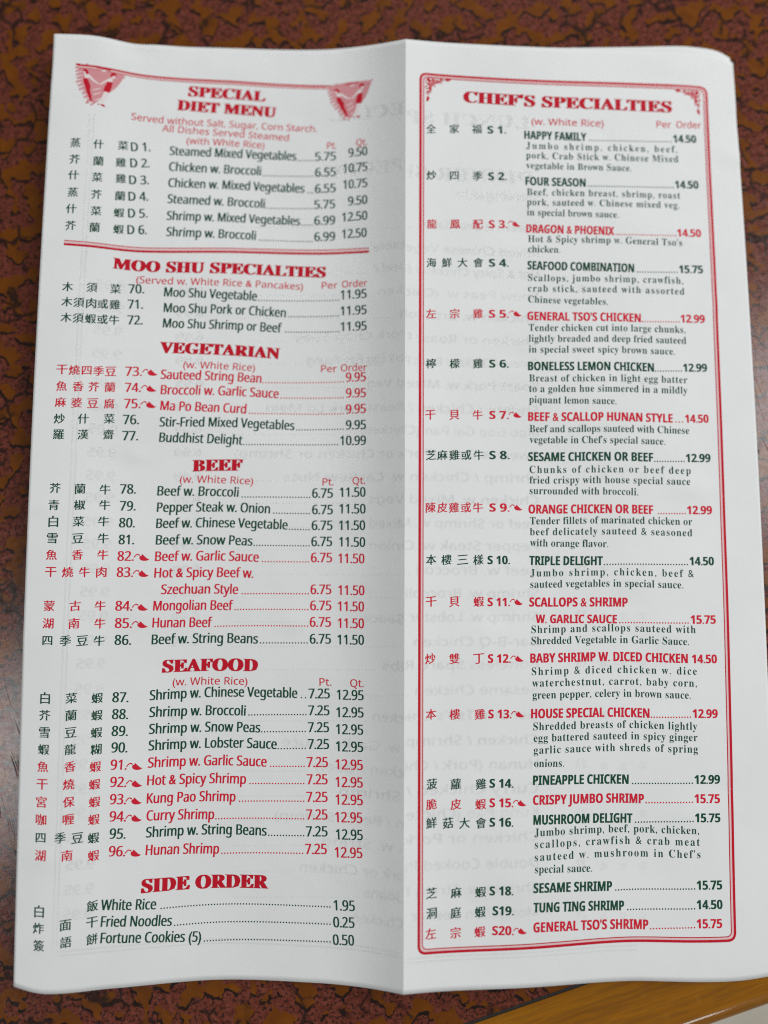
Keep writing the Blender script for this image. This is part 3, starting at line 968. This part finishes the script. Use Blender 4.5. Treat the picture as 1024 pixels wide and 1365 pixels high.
# ---- emblems: two slender figures joining hands in front of a hatched heart
def emblem(px, py, k, rot, fx=1):
    pr = Print(PL)
    rnd = random.Random(5)
    S_ = lambda pts, z, m: pr.shape([(x-31, y-26) for x, y in pts], px, py, k, z, m, rot, fx)
    # hatched backdrop: slanted brush strokes in the shape of a heart-like wedge
    S_([(3, 1), (30, 0.5), (62, 4), (60, 15), (54, 26), (46, 35), (39, 43), (31, 52), (25.5, 57), (19.5, 46), (12.5, 34), (7, 20), (4.5, 10)], 0.000044, 1)
    for i in range(10):
        y = 3+i*5.0
        x0 = (0.3, 1.0, 1.8, 2.9, 4.4, 6.4, 9.0, 12.4, 16.0, 20.0)[i]+rnd.uniform(-1.0, 0.8)
        S_([(x0, y+2.0), (x0+16, y-4.2), (x0+16, y-1.4), (x0+0.5, y+4.8)], 0.000045, 1)
        if i < 8:
            xr = 65.5-i*3.2+rnd.uniform(-1.5, 1.5)
            S_([(xr-14, y+5.6), (xr, y-0.4), (xr-0.6, y+2.4), (xr-13, y+8.0)], 0.000045, 1)
        if 0 < i < 9:
            S_([(x0+1.5, y+5.2), (x0+8.5+rnd.uniform(0, 2), y+1.8), (x0+8.5, y+2.9), (x0+1.6, y+6.6)], 0.000046, 2)
    for (x, y) in ((29, 39), (32, 46), (28, 33)):
        S_([(x-2, y+1.5), (x+6, y-2.4), (x+6.4, y-1.4), (x-1.6, y+2.8)], 0.000046, 2)
    # left figure: bare shoulders, long close red dress, hair in a knot
    S_([(14, 12), (17.5, 13), (20, 15), (27, 21.5), (33, 25), (32, 26), (25, 23), (19.5, 18.5), (17.5, 20), (14.5, 20), (13, 16)], 0.000048, 2)
    S_([(12.4, 19.5), (17.6, 19.8), (19.5, 24), (22.5, 30), (22.4, 36), (24.5, 42), (26.4, 50.5), (24.4, 51), (19, 40), (15.5, 31), (13, 25)], 0.000052, 0)
    S_([(10, 8.5), (11.5, 7.2), (14.5, 7.2), (17, 9), (18.4, 12.5), (17, 14.6), (14.8, 13.4), (13.6, 10.6), (11.4, 10.4)], 0.000054, 0)
    S_([(11.6, 10.2), (13.6, 10.8), (14.8, 13.4), (13.4, 14), (11.8, 12.4)], 0.000050, 2)
    S_([(20, 52.6), (24.4, 51), (27, 51.8), (26.6, 54), (21, 54)], 0.000052, 2)
    S_([(18.4, 53.6), (22, 51.8), (22.6, 53.2), (19, 54.6)], 0.000053, 0)
    # right figure: bare arms, short red dress, bare legs
    S_([(45.5, 14), (48.6, 14.5), (49, 20), (43, 20), (40, 21.5), (34.6, 26.4), (33.4, 25.4), (39, 19.5), (43, 16)], 0.000048, 2)
    S_([(42, 20), (49.2, 19.2), (48.6, 26), (46.6, 34.6), (38.6, 33.8), (39.8, 27), (41.4, 24)], 0.000052, 0)
    S_([(40.2, 34.2), (46, 34.8), (44.4, 41), (40, 49.5), (38.4, 53.6), (34.4, 53.4), (36.6, 46), (38.6, 39)], 0.000050, 2)
    S_([(45.4, 9.6), (46.4, 7), (50, 6), (53, 8), (52.4, 10.6), (49.4, 10), (47.4, 12), (45.8, 12.6)], 0.000054, 0)
    S_([(48.4, 10.6), (51.8, 10.4), (51.6, 13.2), (49.4, 14.8), (47.6, 13.4)], 0.000053, 2)
    S_([(38.6, 51.6), (41.6, 52.6), (43.6, 54.6), (40.6, 55), (37.4, 53.8)], 0.000053, 0)
    S_([(33.6, 51.8), (34.6, 51.6), (35.4, 54), (34, 54)], 0.000053, 0)
    # brush of the top stroke
    S_([(0.5, 0.8), (6, 0.2), (6, 2.0), (0.8, 2.6)], 0.000055, 0)
    S_([(26.6, 2.4), (45, 2.8), (45, 4.6), (27.4, 4.0)], 0.000055, 0)
    S_([(32, 6.6), (38, 5.0), (41, 6.4), (35, 7.6)], 0.000055, 2)
    pr.done('couple_emblem', [DEEP, PINK, WHITE])


emblem(130.5, 112.3, 1.07, 0.05)
emblem(466.5, 132.5, 1.04, -0.10)


# ---- leaf and scroll corner ornaments of the right page
def ornament(px, py, fx):
    pr = Print(PR)
    A = pr.anchor(px, py)
    U = lambda pts: A+np.array([(x*fx, y) for x, y in pts])*MY

    def leaf(x, y, ang, l, w, m=0, z=0.00005):
        t = np.linspace(0, 1, 9)
        up = [(l*q, -w*math.sin(math.pi*q**0.8)) for q in t]
        dn = [(l*q, w*0.55*math.sin(math.pi*q)) for q in t[::-1][1:-1]]
        c, s = math.cos(ang), math.sin(ang)
        pr.fill(U([(x+a*c-b*s, y+a*s+b*c) for a, b in up+dn]), z, m)

    def curl(x, y, r, a0, turns, w):
        t = np.linspace(0, 1, 26)
        pr.band(U([(x+r*(1-0.75*q)*math.cos(a0+turns*q*6.283), y+r*(1-0.75*q)*math.sin(a0+turns*q*6.283)) for q in t]), (w*(1-0.4*t))*MY, 0.000052, 0)
    for (x, y) in ((6, 6),):
        leaf(x, y, 0.78, 14, 3.2, 1, 0.000045)
    for d in (0, 1):
        sw = (lambda x, y: (x, y)) if d == 0 else (lambda x, y: (y, x))
        for (x, y, r, a0, tn, w) in ((9, 4.5, 3.4, 2.6, 1.1, 0.6), (17, 4.4, 3.3, 3.4, 1.1, 0.6), (24, 5.2, 3.2, 0.4, -1.1, 0.6), (13, 9.0, 2.6, 1.0, 1.0, 0.5)):
            xx, yy = sw(x, y)
            curl(xx, yy, r, a0 if d == 0 else 1.57-a0, tn if d == 0 else -tn, w)
        for (x, y, a, l, w) in ((4, 2.5, 0.9, 8, 1.6), (11, 2.5, 1.2, 7, 1.5), (16, 6, 0.3, 8, 1.5), (22, 3, 0.9, 6, 1.4), (29, 4.5, -0.12, 9.5, 2.3), (20, 8.4, 2.9, 8, 1.4)):
            xx, yy = sw(x, y)
            leaf(xx, yy, a if d == 0 else 1.5708-a, l, w)
        for (x, y, a, l, w) in ((29, 5.0, -0.12, 9, 3.0), (8, 6, 0.2, 18, 3.0)):
            xx, yy = sw(x, y)
            leaf(xx, yy, a if d == 0 else 1.5708-a, l, w, 1, 0.000045)
    pr.done('corner_ornament', [DEEP, PINK])


ornament(566, 101, 1)
ornament(934, 119.5, -1)


# ------------------------------------------------------------------ show-through of the print on the other side (mirrored)
BACK = [  # right end (mirrored start) x, left end x, baseline y, text, cap height
 (718, 604, 264, 'Served with Egg Roll, Pork', 12), (718, 560, 303, 'Chicken w. Bean Sauce', 11),
 (718, 497, 335, 'Mixed Chinese Vegetable', 12), (718, 500, 364, 'Hot & Spicy Chicken / Beef /', 12),
 (718, 505, 394, 'Snow Peas w. (Chicken', 12), (718, 534, 424, 'Chicken w. Broccoli', 12),
 (718, 392, 455, 'Chicken or Roast Pork Chop Suey', 12), (718, 410, 486, 'Shrimp / Chicken / Roast Pork Egg Foo Young', 12),
 (718, 490, 517, 'Roast Pork w. Mixed Veg', 12), (718, 355, 549, 'Shrimp / Chicken / Roast Pork Lo Mein', 12),
 (718, 480, 579, 'Moo Goo Gai Pan (Chicken)', 12), (718, 312, 610, 'Sweet & Sour (Pork or Chicken or Shrimp)', 12),
 (718, 378, 641, 'Shrimp / Chicken w. Cashew Nuts', 12), (718, 492, 671, 'Chicken w. Mixed Vegs', 12),
 (718, 440, 703, 'Beef or Shrimp w. Mixed Vegs', 12), (718, 493, 733, 'Pepper Steak w. Onion', 12),
 (718, 556, 766, 'Beef w. Broccoli', 12), (718, 541, 797, 'Shrimp w. Broccoli', 12),
 (718, 484, 829, 'Shrimp w. Lobster Sauce', 12), (718, 552, 862, 'Bar-B-Q Chicken', 12),
 (718, 510, 893, 'Boneless Spare Ribs', 12), (718, 554, 927, 'Sesame Chicken', 12),
 (718, 497, 961, "General Tso's Chicken", 12), (718, 376, 995, 'Chicken / Shrimp w. Garlic Sauce', 12),
 (718, 420, 1028, 'Hunan (Pork / Chicken / Beef)', 12), (718, 452, 1061, 'Curry Chicken / Shrimp', 12),
 (718, 366, 1093, 'Kung Pao (Chicken / Beef / Shrimp)', 12), (718, 430, 1127, 'Chicken or Pork w. String', 12),
 (718, 400, 1162, 'Double Cooked Pork or Chicken', 12), (718, 486, 1196, 'Shrimp w. String Beans', 12),
 (718, 470, 1229, 'Mongolian Beef or Chicken', 12)]
RES[0] = 1
JIT = [(0, 0), (1.5, 0.7), (-1.4, 1.1), (0.8, -1.5), (-1.0, -1.0)]
gl, gr = Print(PL), Print(PR)
FOLDX = 540.0


def ghost_text(s, xr, xl, y, caph, font='sans', off=0.0, jit=None):
    """mirrored text from xr leftwards; split at the fold letter by letter"""
    n = len(s)
    V, F = glyphs(s, font, off)
    x0, x1 = V[:, 0].min(), V[:, 0].max()
    sy = caph/cap(font, off)
    for pg, pr, lo, hi in ((PL, gl, -1e9, FOLDX), (PR, gr, FOLDX, 1e9)):
        cxs = np.array([V[list(f), 0].mean() for f in F])
        pxs = xr-(cxs-x0)/(x1-x0)*(xr-xl)
        sel = [F[i] for i in np.where((pxs >= lo) & (pxs < hi))[0]]
        if not sel:
            continue
        used = sorted({i for f in sel for i in f})
        re_ = {o_: k for k, o_ in enumerate(used)}
        VV = V[used]
        PX = xr-(VV[:, 0]-x0)/(x1-x0)*(xr-xl)
        # linear map of the stretch on this page through two anchors
        ca, cb = PX.min(), PX.max()
        if cb-ca < 1:
            continue
        ca, cb = max(ca, 20), min(cb, 1000)
        A, B = pr.anchor(ca, y), pr.anchor(cb, y)
        B[1] = A[1]
        tq = (PX-ca)/(cb-ca)
        for k, (jx, jy) in enumerate(jit or JIT):
            UV = A+np.outer(tq, B-A)+np.stack([np.full(len(VV), jx*MY), -VV[:, 1]*sy*MY+jy*MY], -1)
            e = UV[:, 0]/pg.W
            if pg is PL:
                UV[:, 0] = np.minimum(UV[:, 0], pg.W*0.9995)
            else:
                UV[:, 0] = np.maximum(UV[:, 0], pg.W*0.0005)
            pr.add_uv(UV, [tuple(re_[i] for i in f) for f in sel], 0.00001+k*0.000004)


for xr, xl, y, s, chh in BACK:
    ghost_text(s, xr, xl, y, chh)
    if y > 290 and xl > 340:
        nd = int((xl-16-300)/4.2)
        if nd > 3:
            for q in range(nd):
                pxq = xl-10-q*4.2
                if abs(pxq-FOLDX) < 4:
                    continue
                pr = gl if pxq < FOLDX else gr
                c = pr.anchor(pxq, y)
                t8 = np.linspace(0, 2*np.pi, 6, endpoint=False)
                for kk in range(2):
                    pr.add_uv(c+np.stack([np.cos(t8), np.sin(t8)], -1)*(1.1+0.5*kk)*MY, [tuple(range(6))], 0.00001+kk*0.000004)
for xr, xl, y, s, chh in ((706, 440, 162, 'LUNCH SPECIAL', 18), (712, 420, 236, 'DINNER SPECIAL', 18)):
    ghost_text(s, xr, xl, y, chh, 'serif', 0.0, [(0, 0), (1.6, 0.8), (-1.4, -1.0), (0.4, 1.6)])
pr7 = ['6.99']*7
for i, (xr, xl, y, s, chh) in enumerate(BACK[4:]):
    px = 166-(y-390)*0.052
    ghost_text('9.95', px, px-38, y-2-(8 if y < 500 else 0), 12)
    if i < 20:
        ghost_text('6.99', 272-(y-390)*0.016, 236-(y-390)*0.016, y, 11)
    if i % 2 == 0:
        ghost_text(str(3+i)+'.', 782, 766, y-4, 10)
        for ch, xq in zip('雞豆菜', (806, 832, 858)):
            V, F = glyphs(ch, 'cjk')
            A = gr.anchor(xq, y-8)
            for k, (jx, jy) in enumerate(JIT[:3]):
                gr.add_uv(A+np.stack([-(V[:, 0]-0.4)*11*MY+jx*MY, -(V[:, 1]-0.35)*11*MY+jy*MY], -1), F, 0.00001+k*0.000004)
# border of the other side
for off_ in (0, 5.5):
    for k in range(3):
        j = (k-1)*0.7
        A, B = gl.anchor(120+off_+j, 152), gl.anchor(70+off_+j, 1262)
        gl.band(A+(B-A)*np.linspace(0, 1, 120)[:, None], 0.9*MY, 0.00003+k*0.000004)
        A, B = gl.anchor(76, 1274-off_+j), gl.anchor(534, 1276-off_+j)
        gl.band(A+(B-A)*np.linspace(0, 1, 90)[:, None], 0.9*MY, 0.00003+k*0.000004)
        A, B = gr.anchor(543, 1284-off_+j), gr.anchor(850, 1266-off_+j)
        gr.band(A+(B-A)*np.linspace(0, 1, 90)[:, None], 0.8*MY, 0.00003+k*0.000004)
gl.done('show_through', [GHOST])
gr.done('show_through', [GHOST])

bpy.data.objects.remove(_o)
bpy.data.curves.remove(_c)
